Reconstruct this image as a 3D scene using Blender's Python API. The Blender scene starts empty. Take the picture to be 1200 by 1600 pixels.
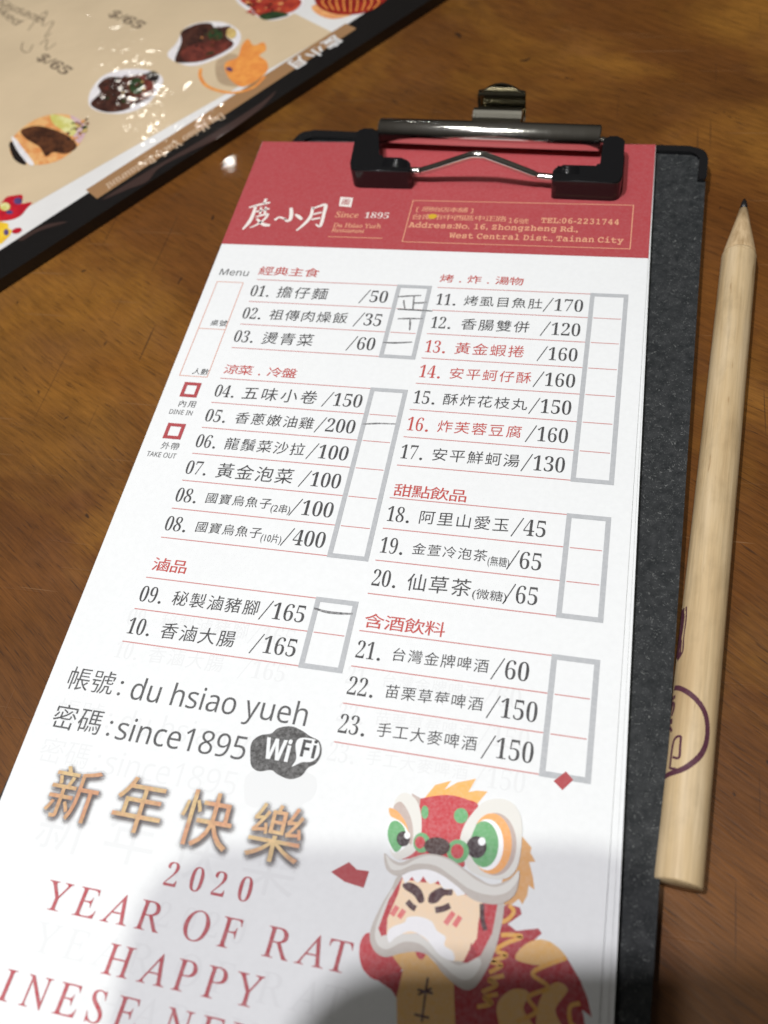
import bpy, bmesh, math, random
import numpy as np
from mathutils import Vector, Matrix
random.seed(7)
scene = bpy.context.scene
COL = scene.collection

# ------------------------------------------------------------------ camera
CAM = np.array([0.03744498, -0.08724967, 0.15300466])
ROT = np.array([[0.9720412858679126, 0.1938055468007706, -0.13257129628056494],
                [0.0967058062497159, -0.8449069959260329, -0.5260989975972573],
                [-0.21397131958710594, 0.4985695320258759, -0.8400266044177718]])
F = 1380.0
cam = bpy.data.cameras.new('camera')
cam.sensor_fit = 'VERTICAL'; cam.sensor_height = 36.0; cam.sensor_width = 27.0
cam.lens = F / 1600 * 36.0
cam.clip_start = 0.004; cam.clip_end = 20
cam.dof.use_dof = True
cam.dof.focus_distance = 0.174
cam.dof.aperture_fstop = 16.0
camo = bpy.data.objects.new('camera', cam); COL.objects.link(camo)
right, up, back = Vector(ROT[0]), -Vector(ROT[1]), -Vector(ROT[2])
mw = Matrix((right, up, back)).transposed().to_4x4(); mw.translation = Vector(CAM)
camo.matrix_world = mw
scene.camera = camo

# ------------------------------------------------------------------ world, lamps, exposure
world = bpy.data.worlds.new('World'); scene.world = world; world.use_nodes = True
wb = world.node_tree.nodes['Background']
wb.inputs[1].default_value = 0.055
_t = world.node_tree; _g = _t.nodes.new('ShaderNodeTexCoord'); _x = _t.nodes.new('ShaderNodeSeparateXYZ'); _r = _t.nodes.new('ShaderNodeValToRGB')
_t.links.new(_g.outputs['Generated'], _x.inputs[0]); _t.links.new(_x.outputs[2], _r.inputs[0]); _t.links.new(_r.outputs[0], wb.inputs[0])
_r.color_ramp.elements[0].position = 0.05; _r.color_ramp.elements[0].color = (0.10, 0.08, 0.06, 1)      # dim room
_r.color_ramp.elements[1].position = 0.85; _r.color_ramp.elements[1].color = (1.15, 1.06, 0.92, 1)      # paler ceiling
scene.view_settings.view_transform = 'Standard'; scene.view_settings.look = 'None'
scene.view_settings.exposure = 0; scene.view_settings.gamma = 1
scene.view_settings.use_curve_mapping = False
scene.cycles.use_denoising = True; scene.cycles.transparent_max_bounces = 48
AIM = Vector((0.01, -0.03, 0.0))
def lamp(name, loc, size, power, color, width=None):
    l = bpy.data.lights.new(name, 'AREA'); l.shape = 'RECTANGLE' if width else 'DISK'; l.size = size
    if width: l.size_y = width
    l.energy = power; l.color = color
    o = bpy.data.objects.new(name, l); COL.objects.link(o)
    o.location = loc
    o.rotation_euler = (Vector(loc) - AIM).to_track_quat('Z', 'Y').to_euler()
    return o
lamp('ceiling_spot', (-0.134, -0.126, 0.7), 0.021, 3.95, (0.985, 0.966, 1.0))
lamp('ceiling_spot', (-0.046, -0.234, 1.2), 0.030, 5.5, (0.98, 1.0, 0.91))
tb_ = lamp('added_streak_light', (-0.53, 0.05, 1.5), 0.42, 2.5, (1.0, 0.99, 0.96), 0.022)  # strip light added only to lay a bright streak on the chrome spine
tb_.rotation_euler = (0, 0, 0)
lamp('distant_glint_lamp', (-0.864, 1.617, 1.13), 0.018, 0.13, (1.0, 0.97, 0.92))
lamp('distant_glint_lamp', (-1.025, 1.60, 1.0), 0.045, 0.15, (1.0, 0.96, 0.86))  # extra lamp, added and aimed to make the glare on the menu laminate

# ------------------------------------------------------------------ measuring the photograph
def ray(px, py):
    d = ROT.T @ np.array([(px - 600) / F, (py - 800) / F, 1.0])
    return d / np.linalg.norm(d)
def at(px, py, z):
    d = ray(px, py)
    return CAM + d * ((z - CAM[2]) / d[2])
ZB = 0.003     # top of the clip board
ZP = 0.006     # top sheet
ZM = 0.0015    # top of the menu
ZT = -0.0020   # table top
U = 0.175      # metres per layout unit of the sheet
def win(x0, y0, s, z=ZP):            # a window of the photograph -> points on the plane at height z
    def f(*pts):
        return [tuple(at(x0 + X * s, y0 + Y * s, z)[:2]) for X, Y in pts]
    return f
Wfull = win(0, 0, 1)
Whead = win(320, 280, 1 / 3)
Waddr = win(600, 280, 440 / 1200)
Wleft = win(220, 560, 440 / 1200)
Wmid = win(560, 560, 0.4)
Wlow = win(180, 840, 440 / 1200)
Wbeer = win(480, 920, 520 / 1200)
Wwifi = win(0, 1000, 560 / 1200)
Wyear = win(0, 1240, 560 / 1200)
Wlion = win(500, 1190, 460 / 1200)
Mfull = win(0, 0, 1, ZM)
M3 = win(0, 0, 1 / 3, ZM)
M2 = win(0, 0, 1 / 2, ZM)
Mtop = win(340, 0, 0.3, ZM)
Mlow = win(0, 270, 1 / 6, ZM)

# ------------------------------------------------------------------ materials
def srgb(r, g, b):
    f = lambda c: (c / 255 / 12.92) if c / 255 <= 0.04045 else ((c / 255 + 0.055) / 1.055) ** 2.4
    return (f(r), f(g), f(b), 1)
def mat(name, color, rough=0.5, spec=0.5, metal=0.0, coat=0.0, coat_rough=0.05):
    m = bpy.data.materials.new(name); m.use_nodes = True
    b = m.node_tree.nodes['Principled BSDF']
    b.inputs['Base Color'].default_value = color
    b.inputs['Roughness'].default_value = rough
    b.inputs['Specular IOR Level'].default_value = spec
    b.inputs['Metallic'].default_value = metal
    b.inputs['Coat Weight'].default_value = coat
    b.inputs['Coat Roughness'].default_value = coat_rough
    return m
class N:                               # small node-tree writer
    def __init__(s, m): s.t = m.node_tree; s.b = s.t.nodes['Principled BSDF']
    def node(s, kind, **kw):
        n = s.t.nodes.new(kind)
        for k, v in kw.items(): setattr(n, k, v)
        return n
    def put(s, n, i, v):
        if hasattr(v, 'is_output'): s.t.links.new(v, n.inputs[i])
        else: n.inputs[i].default_value = v
    def coord(s, scale=(1, 1, 1), rot=(0, 0, 0), kind='Object'):
        c = s.node('ShaderNodeTexCoord'); mp = s.node('ShaderNodeMapping')
        s.t.links.new(c.outputs[kind], mp.inputs[0]); mp.inputs['Scale'].default_value = scale; mp.inputs['Rotation'].default_value = rot
        return mp.outputs[0]
    def noise(s, vec, scale, detail=3, rough=0.5, dist=0.0):
        n = s.node('ShaderNodeTexNoise'); s.put(n, 'Vector', vec)
        n.inputs['Scale'].default_value = scale; n.inputs['Detail'].default_value = detail
        n.inputs['Roughness'].default_value = rough; n.inputs['Distortion'].default_value = dist
        return n.outputs['Fac']
    def ramp(s, v, stops):
        n = s.node('ShaderNodeValToRGB'); s.put(n, 0, v)
        e = n.color_ramp.elements
        while len(e) < len(stops): e.new(0.5)
        for k, (p, c) in enumerate(stops):
            e[k].position = p; e[k].color = c if isinstance(c, tuple) else (c, c, c, 1)
        return n.outputs[0]
    def mix(s, f, a, b, mode='MIX'):
        n = s.node('ShaderNodeMix', data_type='RGBA', blend_type=mode)
        s.put(n, 0, f); s.put(n, 6, a); s.put(n, 7, b); return n.outputs[2]
    def math(s, op, a, b=0.0):
        n = s.node('ShaderNodeMath', operation=op); s.put(n, 0, a); s.put(n, 1, b); return n.outputs[0]
    def bump(s, h, strength, dist):
        n = s.node('ShaderNodeBump'); s.put(n, 'Height', h); n.inputs['Strength'].default_value = strength; n.inputs['Distance'].default_value = dist
        return n.outputs[0]

def wood_table():
    m = mat('lacquered_wood', (0.14, 0.06, 0.02, 1), 0.45, 0.22, 0, 0.34, 0.035); n = N(m)
    a = math.radians(31)
    warp = n.noise(n.coord(), 9, 2)
    wv = n.node('ShaderNodeVectorMath', operation='SCALE')
    cw = n.node('ShaderNodeCombineXYZ'); n.put(cw, 1, n.math('SUBTRACT', warp, 0.5)); n.put(wv, 0, cw.outputs[0]); wv.inputs['Scale'].default_value = 0.012
    base = n.coord((1, 1, 1), (0, 0, a))
    add = n.node('ShaderNodeVectorMath', operation='ADD'); n.put(add, 0, base); n.put(add, 1, wv.outputs[0])
    def stretched(sx, sy):
        v = n.node('ShaderNodeVectorMath', operation='MULTIPLY'); n.put(v, 0, add.outputs[0]); v.inputs[1].default_value = (sx, sy, 1); return v.outputs[0]
    bands = n.noise(stretched(6, 48), 1.0, 4, 0.6, 0.9)
    fine = n.noise(stretched(85, 900), 1.0, 5, 0.68)
    pores = n.noise(stretched(150, 2200), 1.0, 2, 0.6)
    patch = n.noise(n.coord((1, 1, 1)), 17, 4, 0.6, 0.7)
    blot = n.noise(n.coord(), 34, 4, 0.6, 0.8)
    shade = n.noise(n.coord((1, 1.4, 1), (0, 0, a)), 11, 3, 0.6, 0.4)
    c = n.ramp(bands, [(0.28, (0.100, 0.033, 0.0070, 1)), (0.5, (0.124, 0.0425, 0.0084, 1)), (0.72, (0.142, 0.050, 0.0095, 1))])
    c = n.mix(n.ramp(patch, [(0.47, 0), (0.66, 0.85)]), c, (0.225, 0.092, 0.0150, 1))
    c = n.mix(n.ramp(blot, [(0.55, 0), (0.75, 0.35)]), c, (0.17, 0.066, 0.022, 1))
    c = n.mix(1.0, c, n.ramp(shade, [(0.3, 0.60), (0.55, 1.0), (0.8, 1.15)]), 'MULTIPLY')
    c = n.mix(1.0, c, n.ramp(fine, [(0.30, 0.70), (0.52, 1.0), (0.74, 1.20)]), 'MULTIPLY')
    hair = n.noise(stretched(160, 4200), 1.0, 3, 0.65)
    c = n.mix(1.0, c, n.ramp(hair, [(0.3, 0.72), (0.55, 1.05)]), 'MULTIPLY')
    c = n.mix(n.ramp(pores, [(0.60, 0), (0.70, 0.7)]), c, (0.030, 0.012, 0.005, 1))
    # small dark nicks in the varnish
    nick = n.ramp(n.noise(n.coord(), 170, 1, 0.4, 1.0), [(0.765, 0), (0.79, 0.85)])
    c = n.mix(1.0, n.mix(nick, c, (0.02, 0.009, 0.005, 1)), (1.15, 1.22, 1.18, 1), 'MULTIPLY')
    # pale and dark hairline scratches
    sa = n.noise(n.coord((26, 1500, 1), (0, 0, math.radians(-58))), 1.0, 1)
    sb = n.noise(n.coord((1300, 22, 1), (0, 0, math.radians(-14))), 1.0, 1)
    c = n.mix(n.ramp(sa, [(0.735, 0), (0.76, 0.5)]), c, (0.24, 0.13, 0.06, 1))
    c = n.mix(n.ramp(sb, [(0.735, 0), (0.76, 0.6)]), c, (0.035, 0.015, 0.007, 1))
    n.put(n.b, 'Base Color', c)
    # scratches
    scr = n.noise(n.coord((30, 900, 1), (0, 0, math.radians(-62))), 1.0, 1)
    scr2 = n.noise(n.coord((900, 24, 1), (0, 0, math.radians(-20))), 1.0, 1)
    s = n.math('ADD', n.ramp(scr, [(0.70, 0), (0.74, 1)]), n.ramp(scr2, [(0.72, 0), (0.75, 1)]))
    h = n.math('ADD', n.math('MULTIPLY', fine, 0.5), n.math('ADD', n.math('MULTIPLY', s, -0.35), n.math('MULTIPLY', pores, -0.4)))
    n.put(n.b, 'Normal', n.bump(h, 0.25, 0.0004))
    n.put(n.b, 'Roughness', n.ramp(blot, [(0.3, 0.38), (0.7, 0.58)]))
    wav = n.noise(n.coord(), 60, 3)
    n.put(n.b, 'Coat Normal', n.bump(n.math('ADD', wav, n.math('MULTIPLY', s, -0.2)), 0.12, 0.0005))
    return m
def paper_mat(name, col):
    m = mat(name, col, 0.62, 0.25); n = N(m)
    f = n.noise(n.coord(), 900, 4, 0.6); g = n.noise(n.coord(), 22, 2)
    c = n.mix(1.0, col, n.ramp(f, [(0.25, 0.955), (0.75, 1.0)]), 'MULTIPLY')
    c = n.mix(1.0, c, n.ramp(g, [(0.3, 0.975), (0.7, 1.0)]), 'MULTIPLY')
    n.put(n.b, 'Base Color', c)
    w = n.noise(n.coord((1, 0.55, 1)), 26, 2)
    n.put(n.b, 'Normal', n.bump(n.math('ADD', n.math('MULTIPLY', f, 0.03), w), 0.28, 0.0016))
    return m
def ink(name, col, grain=0.10, rough=0.55):
    m = mat(name, col, rough, 0.25); n = N(m)
    f = n.noise(n.coord(), 1800, 3, 0.7)
    n.put(n.b, 'Base Color', n.mix(n.ramp(f, [(0.35, 0.0), (0.75, grain * 2)]), col, (0.75, 0.75, 0.76, 1)))
    return m
def board_mat():
    m = mat('flecked_hardboard', (0.02, 0.021, 0.022, 1), 0.7, 0.2); n = N(m)
    v = n.coord()
    def fibres(sc, th, mlo, mhi):
        f = n.noise(v, sc, 1.5, 0.5, 1.6)
        line = n.ramp(n.math('ABSOLUTE', n.math('SUBTRACT', f, 0.5)), [(0.0, 1), (th, 0)])
        mask = n.ramp(n.noise(v, sc * 1.9, 2), [(mlo, 0), (mhi, 1)])
        return n.math('MULTIPLY', line, mask)
    a = n.math('MAXIMUM', fibres(680, 0.022, 0.54, 0.64), n.math('MULTIPLY', fibres(1350, 0.03, 0.54, 0.66), 0.7))
    patch = n.ramp(n.noise(v, 120, 3), [(0.35, 0.55), (0.7, 1)])
    base = n.ramp(n.noise(v, 700, 3), [(0.3, (0.014, 0.016, 0.0175, 1)), (0.7, (0.036, 0.038, 0.040, 1))])
    n.put(n.b, 'Base Color', n.mix(n.math('MULTIPLY', n.math('MULTIPLY', a, patch), 0.62), base, (0.34, 0.35, 0.34, 1)))
    n.put(n.b, 'Normal', n.bump(n.noise(v, 900, 3), 0.35, 0.0002))
    return m
def pencil_mat():
    m = mat('pale_pencil_wood', (0.6, 0.42, 0.22, 1), 0.55, 0.3, 0, 0.05, 0.25); n = N(m)
    g = n.noise(n.coord((1, 1, 0.035)), 1500, 3, 0.6)
    l = n.noise(n.coord((1, 1, 0.12)), 260, 3, 0.6)
    c = n.ramp(l, [(0.3, (0.47, 0.33, 0.175, 1)), (0.5, (0.565, 0.42, 0.24, 1)), (0.72, (0.63, 0.49, 0.31, 1))])
    c = n.mix(1.0, c, n.ramp(g, [(0.3, 0.84), (0.55, 1.0)]), 'MULTIPLY')
    fl = n.noise(n.coord((1, 1, 0.14)), 1100, 2, 0.5)
    c = n.mix(n.ramp(fl, [(0.68, 0), (0.76, 0.5)]), c, (0.30, 0.17, 0.07, 1))
    st = n.noise(n.coord((1, 1, 0.6)), 170, 2)
    c = n.mix(n.ramp(st, [(0.70, 0), (0.78, 0.55)]), c, (0.50, 0.22, 0.06, 1))
    c = n.mix(1.0, c, n.ramp(n.noise(n.coord((1, 1, 0.5)), 240, 4, 0.65), [(0.28, 0.86), (0.5, 1.0)]), 'MULTIPLY')
    n.put(n.b, 'Base Color', c)
    n.put(n.b, 'Normal', n.bump(n.math('ADD', g, n.noise(n.coord((1, 1, 0.4)), 300, 2)), 0.30, 0.0003))
    return m
def gold_mat(a, b, name):
    m = mat(name, a, 0.5, 0.25); n = N(m)
    f = n.noise(n.coord(), 150, 2); g = n.noise(n.coord(), 1800, 2)
    c = n.ramp(f, [(0.40, a), (0.58, b)])
    n.put(n.b, 'Base Color', n.mix(1.0, c, n.ramp(g, [(0.3, 0.8), (0.7, 1.05)]), 'MULTIPLY'))
    return m
def veil(name, col, alpha):
    m = ink(name, col); m.node_tree.nodes['Principled BSDF'].inputs['Alpha'].default_value = alpha
    return m
def laminate(name, col, spots=None, wavy=0.42):
    m = mat(name, col, 0.45, 0.15, 0, 0.8, 0.05); n = N(m)
    f = n.noise(n.coord(), 420, 4, 0.65)
    n.put(n.b, 'Base Color', n.mix(1.0, n.mix(n.ramp(f, [(0.42, 0), (0.58, 1)]), col, spots) if spots else col,
                                   n.ramp(n.noise(n.coord(), 40, 3), [(0.3, 0.93), (0.7, 1.03)]), 'MULTIPLY'))
    w = n.math('ADD', n.noise(n.coord(), 90, 2, 0.5), n.math('MULTIPLY', n.noise(n.coord(), 300, 2, 0.5), 0.09))
    n.put(n.b, 'Coat Normal', n.bump(w, wavy, 0.0013))
    return m

WOOD = wood_table()
PAPER = paper_mat('white_paper', (0.80, 0.815, 0.825, 1))
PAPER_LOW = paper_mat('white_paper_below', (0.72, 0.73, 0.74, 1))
RED = ink('red_print', (0.40, 0.055, 0.063, 1), 0.03)
RED_LOW = ink('red_print_below', (0.42, 0.05, 0.06, 1), 0.03)
REDTXT = ink('red_lettering', (0.50, 0.055, 0.045, 1), 0.06)
ROSE = ink('rose_lettering', (0.42, 0.05, 0.065, 1), 0.10)
INK = ink('black_print', (0.046, 0.045, 0.047, 1), 0.05)
GREYINK = ink('grey_print', (0.07, 0.07, 0.072, 1), 0.06)
RULE = ink('thin_red_rule', (0.55, 0.22, 0.21, 1), 0.04)
ORANGE_RULE = ink('thin_orange_rule', (0.66, 0.33, 0.25, 1), 0.02)
BOXGREY = ink('grey_box_print', (0.42, 0.435, 0.455, 1), 0.12)
GHOST = ink('print_showing_through', (0.665, 0.675, 0.685, 1), 0.0)
GHOST2 = ink('print_showing_through_faint', (0.720, 0.732, 0.742, 1), 0.0)
WHITEINK = ink('white_lettering', (0.80, 0.74, 0.70, 1), 0.0)
GOLDINK = ink('gold_lettering', (0.72, 0.36, 0.22, 1), 0.0)
GRAPHITE = ink('graphite', (0.085, 0.085, 0.09, 1), 0.3, 0.4)
YELLOW = ink('yellow_stain', (0.6, 0.38, 0.03, 1), 0.0)
GOLD = gold_mat((0.60, 0.31, 0.18, 1), (0.64, 0.46, 0.24, 1), 'gold_gradient')
HALO = [veil('brown_halo_%s' % k, (0.12, 0.085, 0.085, 1), a) for k, a in (('outer', 0.085), ('inner', 0.16))]
BOARD = board_mat()
PLASTIC = mat('glossy_black_plastic', (0.010, 0.010, 0.011, 1), 0.16, 0.5, 0, 0.4, 0.05)
_n = N(PLASTIC); _n.put(_n.b, 'Normal', _n.bump(_n.noise(_n.coord(), 420, 2), 0.10, 0.0006))
GRIP = mat('black_rubbery_plastic', (0.008, 0.008, 0.009, 1), 0.17, 0.5)
_n = N(GRIP); _n.put(_n.b, 'Normal', _n.bump(_n.noise(_n.coord(), 900, 2), 0.08, 0.0004))
CHROME = mat('chrome', (0.88, 0.86, 0.82, 1), 0.10, 0.5, 1.0)
_n = N(CHROME); _n.put(_n.b, 'Normal', _n.bump(_n.noise(_n.coord((1, 0.03, 0.03)), 900, 2), 0.06, 0.0004))
_n.put(_n.b, 'Roughness', _n.ramp(_n.noise(_n.coord(), 350, 3), [(0.3, 0.12), (0.75, 0.18)]))
CHROME_TAB = mat('chrome_sheet', (0.46, 0.44, 0.37, 1), 0.10, 0.5, 1.0)
CHROME_WIRE = mat('chrome_wire', (0.76, 0.74, 0.70, 1), 0.15, 0.5, 1.0)
PWOOD = pencil_mat()
CUTWOOD = mat('cut_wood', (0.60, 0.44, 0.26, 1), 0.7, 0.2)
_n = N(CUTWOOD)
_n.put(_n.b, 'Base Color', _n.ramp(_n.noise(_n.coord((1, 1, 0.12)), 900, 3, 0.6), [(0.3, (0.36, 0.24, 0.12, 1)), (0.65, (0.60, 0.44, 0.26, 1))]))
LEAD = mat('graphite_lead', (0.012, 0.012, 0.013, 1), 0.4, 0.4)
STAMP = ink('purple_stamp', (0.085, 0.022, 0.040, 1), 0.02)

# ------------------------------------------------------------------ scene helpers
def tag(o, label=None, cat=None, group=None, kind=None):
    if label: o['label'] = label
    if cat: o['category'] = cat
    if group: o['group'] = group
    if kind: o['kind'] = kind
    return o
def thing(name, label, cat, loc=(0, 0, 0), group=None):
    o = bpy.data.objects.new(name, None); COL.objects.link(o); o.location = loc
    o.empty_display_size = 0.01
    return tag(o, label, cat, group)
def wpos(o):
    p = Vector((0, 0, 0))
    while o: p += o.location; o = o.parent
    return p
class G:
    """collects geometry in world coordinates; build() links it as ONE mesh object"""
    def __init__(s): s.v = []; s.f = []; s.m = []; s.mats = []; s.sm = []
    def mi(s, m):
        if m not in s.mats: s.mats.append(m)
        return s.mats.index(m)
    def add(s, verts, faces, m, smooth=False):
        b = len(s.v); s.v += [tuple(map(float, v)) for v in verts]
        i = s.mi(m)
        for f in faces: s.f.append([b + k for k in f]); s.m.append(i); s.sm.append(smooth)
    def poly(s, pts, z, m): s.add([(x, y, z) for x, y in pts], [list(range(len(pts)))], m)
    def ring(s, outer, inner, z, m):
        n = len(outer); s.add([(x, y, z) for x, y in outer + inner], [[k, (k + 1) % n, n + (k + 1) % n, n + k] for k in range(n)], m)
    def stroke(s, pts, w, z, m, curve=True, widths=None):
        p = spline(pts) if curve and len(pts) > 2 else dense(pts)
        n = len(p); L = []; R = []
        for k in range(n):
            a = p[max(0, k - 1)]; b = p[min(n - 1, k + 1)]
            dx, dy = b[0] - a[0], b[1] - a[1]; q = math.hypot(dx, dy) or 1e-9
            t = k / max(1, n - 1)
            ww = w if widths is None else w * np.interp(t, np.linspace(0, 1, len(widths)), widths)
            ox, oy = -dy / q * ww / 2, dx / q * ww / 2
            L.append((p[k][0] + ox, p[k][1] + oy, z)); R.append((p[k][0] - ox, p[k][1] - oy, z))
        s.add(L + R, [[k, n + k, n + k + 1, k + 1] for k in range(n - 1)], m)
    def bm(s, bm, m, smooth=False):
        bm.verts.index_update()
        if smooth == 'small':          # soft bevels between flat large faces
            b0 = len(s.v); s.v += [tuple(v.co) for v in bm.verts]; k0 = s.mi(m)
            for f in bm.faces: s.f.append([b0 + v.index for v in f.verts]); s.m.append(k0); s.sm.append(f.calc_area() < 3.0e-6)
        else: s.add([v.co[:] for v in bm.verts], [[v.index for v in f.verts] for f in bm.faces], m, smooth)
        bm.free()
    def build(s, name, parent=None):
        org = wpos(parent) if parent else Vector((0, 0, 0))
        me = bpy.data.meshes.new(name)
        v = np.array(s.v) - np.array(org)
        me.from_pydata(v.tolist(), [], s.f); me.update()
        for m in s.mats: me.materials.append(m)
        me.polygons.foreach_set('material_index', s.m); me.polygons.foreach_set('use_smooth', s.sm)
        o = bpy.data.objects.new(name, me); COL.objects.link(o)
        if parent: o.parent = parent
        return o
def dense(pts, n=6):
    out = []
    for a, b in zip(pts, pts[1:]):
        for k in range(n): out.append((a[0] + (b[0] - a[0]) * k / n, a[1] + (b[1] - a[1]) * k / n))
    return out + [pts[-1]]
def spline(pts, n=8, closed=False):
    P = [np.array(p, float) for p in pts]; out = []
    m = len(P)
    for k in range(m if closed else m - 1):
        g = (lambda i: P[i % m]) if closed else (lambda i: P[min(max(i, 0), m - 1)])
        p0, p1, p2, p3 = g(k - 1), g(k), g(k + 1), g(k + 2)
        for j in range(n):
            t = j / n
            out.append(tuple(0.5 * (2 * p1 + (p2 - p0) * t + (2 * p0 - 5 * p1 + 4 * p2 - p3) * t * t + (3 * p1 - p0 - 3 * p2 + p3) * t ** 3)))
    if not closed: out.append(tuple(P[-1]))
    return out
def blob(pts): return spline(pts, 6, True)
def ell(cx, cy, rx, ry, rot=0, n=28):
    c, s = math.cos(math.radians(rot)), math.sin(math.radians(rot))
    return [(cx + rx * math.cos(2 * math.pi * k / n) * c - ry * math.sin(2 * math.pi * k / n) * s,
             cy + rx * math.cos(2 * math.pi * k / n) * s + ry * math.sin(2 * math.pi * k / n) * c) for k in range(n)]
def prism(pts, z0, z1, bev=0.0, seg=2, bottom=True):
    bm = bmesh.new()
    area = sum(a[0] * b[1] - b[0] * a[1] for a, b in zip(pts, pts[1:] + pts[:1]))
    if area < 0: pts = pts[::-1]
    lo = [bm.verts.new((x, y, z0)) for x, y in pts]; hi = [bm.verts.new((x, y, z1)) for x, y in pts]
    n = len(pts)
    top = bm.faces.new(hi); bm.faces.new(lo[::-1])
    for k in range(n): bm.faces.new((lo[k], lo[(k + 1) % n], hi[(k + 1) % n], hi[k]))
    if bev: bmesh.ops.bevel(bm, geom=list(top.edges), offset=bev, segments=seg, profile=0.5, affect='EDGES')
    return bm
def rounded(corners, r, n=6):
    """round the corners of a polygon; r a number or one per corner"""
    out = []; m = len(corners)
    for k in range(m):
        p = np.array(corners[k]); a = np.array(corners[k - 1]); b = np.array(corners[(k + 1) % m])
        rr = r[k] if isinstance(r, (list, tuple)) else r
        if rr == 0: out.append(tuple(p)); continue
        u = (a - p) / np.linalg.norm(a - p); v = (b - p) / np.linalg.norm(b - p)
        for j in range(n + 1):
            t = j / n
            out.append(tuple((1 - t) ** 2 * (p + u * rr) + 2 * t * (1 - t) * p + t * t * (p + v * rr)))
    return out
def tube(path, r, seg=12, rads=None):
    """a smooth tube along 3-D points"""
    P = [Vector(p) for p in path]; bm = bmesh.new(); rings = []
    ref = Vector((0, 0.3, 1)).normalized()
    for k, p in enumerate(P):
        t = (P[min(k + 1, len(P) - 1)] - P[max(k - 1, 0)]).normalized()
        a = t.cross(ref).normalized(); b = t.cross(a).normalized()
        rr = rads[k] if rads else r
        rings.append([bm.verts.new(p + a * rr * math.cos(2 * math.pi * j / seg) + b * rr * math.sin(2 * math.pi * j / seg)) for j in range(seg)])
    for A, B in zip(rings, rings[1:]):
        for j in range(seg): bm.faces.new((A[j], A[(j + 1) % seg], B[(j + 1) % seg], B[j]))
    bm.faces.new(rings[0][::-1]); bm.faces.new(rings[-1])
    bmesh.ops.recalc_face_normals(bm, faces=bm.faces)
    return bm

# ------------------------------------------------------------------ lettering (the built-in font turned to mesh)
def styled(s, style):
    out = ''
    for ch in s:
        o = ord(ch)
        if style == 'serif':
            if ch.isdigit(): ch = chr(0x1D7CE + o - 48)
            elif 'A' <= ch <= 'Z': ch = chr(0x1D434 + o - 65)
            elif ch == 'h': ch = '\u210e'
            elif 'a' <= ch <= 'z': ch = chr(0x1D44E + o - 97)
        elif style == 'mono':
            if ch.isdigit(): ch = chr(0x1D7F6 + o - 48)
            elif 'A' <= ch <= 'Z': ch = chr(0x1D670 + o - 65)
            elif 'a' <= ch <= 'z': ch = chr(0x1D68A + o - 97)
        elif style == 'sans':
            if ch.isdigit(): ch = chr(0x1D7E2 + o - 48)
            elif 'A' <= ch <= 'Z': ch = chr(0x1D5A0 + o - 65)
            elif 'a' <= ch <= 'z': ch = chr(0x1D5BA + o - 97)
        elif style == 'bold':
            if ch.isdigit(): ch = chr(0x1D7EC + o - 48)
            elif 'A' <= ch <= 'Z': ch = chr(0x1D5D4 + o - 65)
            elif 'a' <= ch <= 'z': ch = chr(0x1D5EE + o - 97)
        out += ch
    return out
_cache = {}
def glyph(s, off=0.0):
    k = (s, off)
    if k in _cache: return _cache[k]
    c = bpy.data.curves.new('lettering', 'FONT'); c.body = s; c.offset = off; c.resolution_u = 3
    o = bpy.data.objects.new('lettering', c); COL.objects.link(o)
    e = o.evaluated_get(bpy.context.evaluated_depsgraph_get()); me = e.to_mesh()
    v = np.array([x.co[:2] for x in me.vertices]).reshape(-1, 2); f = [list(p.vertices) for p in me.polygons]
    e.to_mesh_clear(); bpy.data.objects.remove(o); bpy.data.curves.remove(c)
    _cache[k] = (v, f); return _cache[k]
def put_glyph(g, s, x, y, em, z, m, off=0.0, sx=1.0, shear=0.0, lift=0.0, centre=True, rot=0.0, sy=1.0):
    v, f = glyph(s, off)
    if not len(v): return
    c = (v[:, 0].min() + v[:, 0].max()) / 2 if centre else 0
    X = (v[:, 0] - c) * sx; Y = v[:, 1] * sy
    X = X + shear * Y; Y = Y + lift * X
    X, Y = X * em, Y * em
    cr, sr = math.cos(rot), math.sin(rot)
    g.add(np.c_[x + X * cr - Y * sr, y + X * sr + Y * cr, np.full(len(X), z)], f, m)
def cjk(g, s, x0, x1, y, em, z, m, off=0.0, kai=True, sy=1.0, sx=1.0):
    """characters spread over x0..x1, y the baseline of the row"""
    n = len(s); cw = (x1 - x0) / n
    em = min(em, cw * 1.0)
    for k, ch in enumerate(s):
        if ch == ' ': continue
        if ch in '.·': put_glyph(g, '.', x0 + cw * (k + .5), y + em * 0.08, em, z, m, 0.01); continue
        put_glyph(g, ch, x0 + cw * (k + .5), y + em * 0.10, em, z, m, off, sx, 0.0, 0.055 if kai else 0.0, sy=sy)
def digits(g, s, x0, x1, y, h, z, m):
    """condensed serif numerals and a thin slash, spread over x0..x1"""
    w = [0.72 if c == '.' else 0.95 if c == '/' else 1.0 for c in s]; tot = sum(w); x = x0
    u = (x1 - x0) / tot
    for c, q in zip(s, w):
        cx = x + q * u / 2
        if c == '/': g.stroke([(cx - u * .44, y - h * .12), (cx + u * .42, y + h * 1.04)], h * .055, z, m, False)
        elif c == '.': g.poly(ell(cx + u * .02, y + h * .08, h * .088, h * .088, n=12), z, m)
        else:
            em = h / 0.715
            put_glyph(g, styled(c, 'serif'), cx, y, em, z, m, -0.010 if c in '14' else -0.013, min(0.98, u * 0.90 / (0.50 * em)))
        x += q * u
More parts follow.
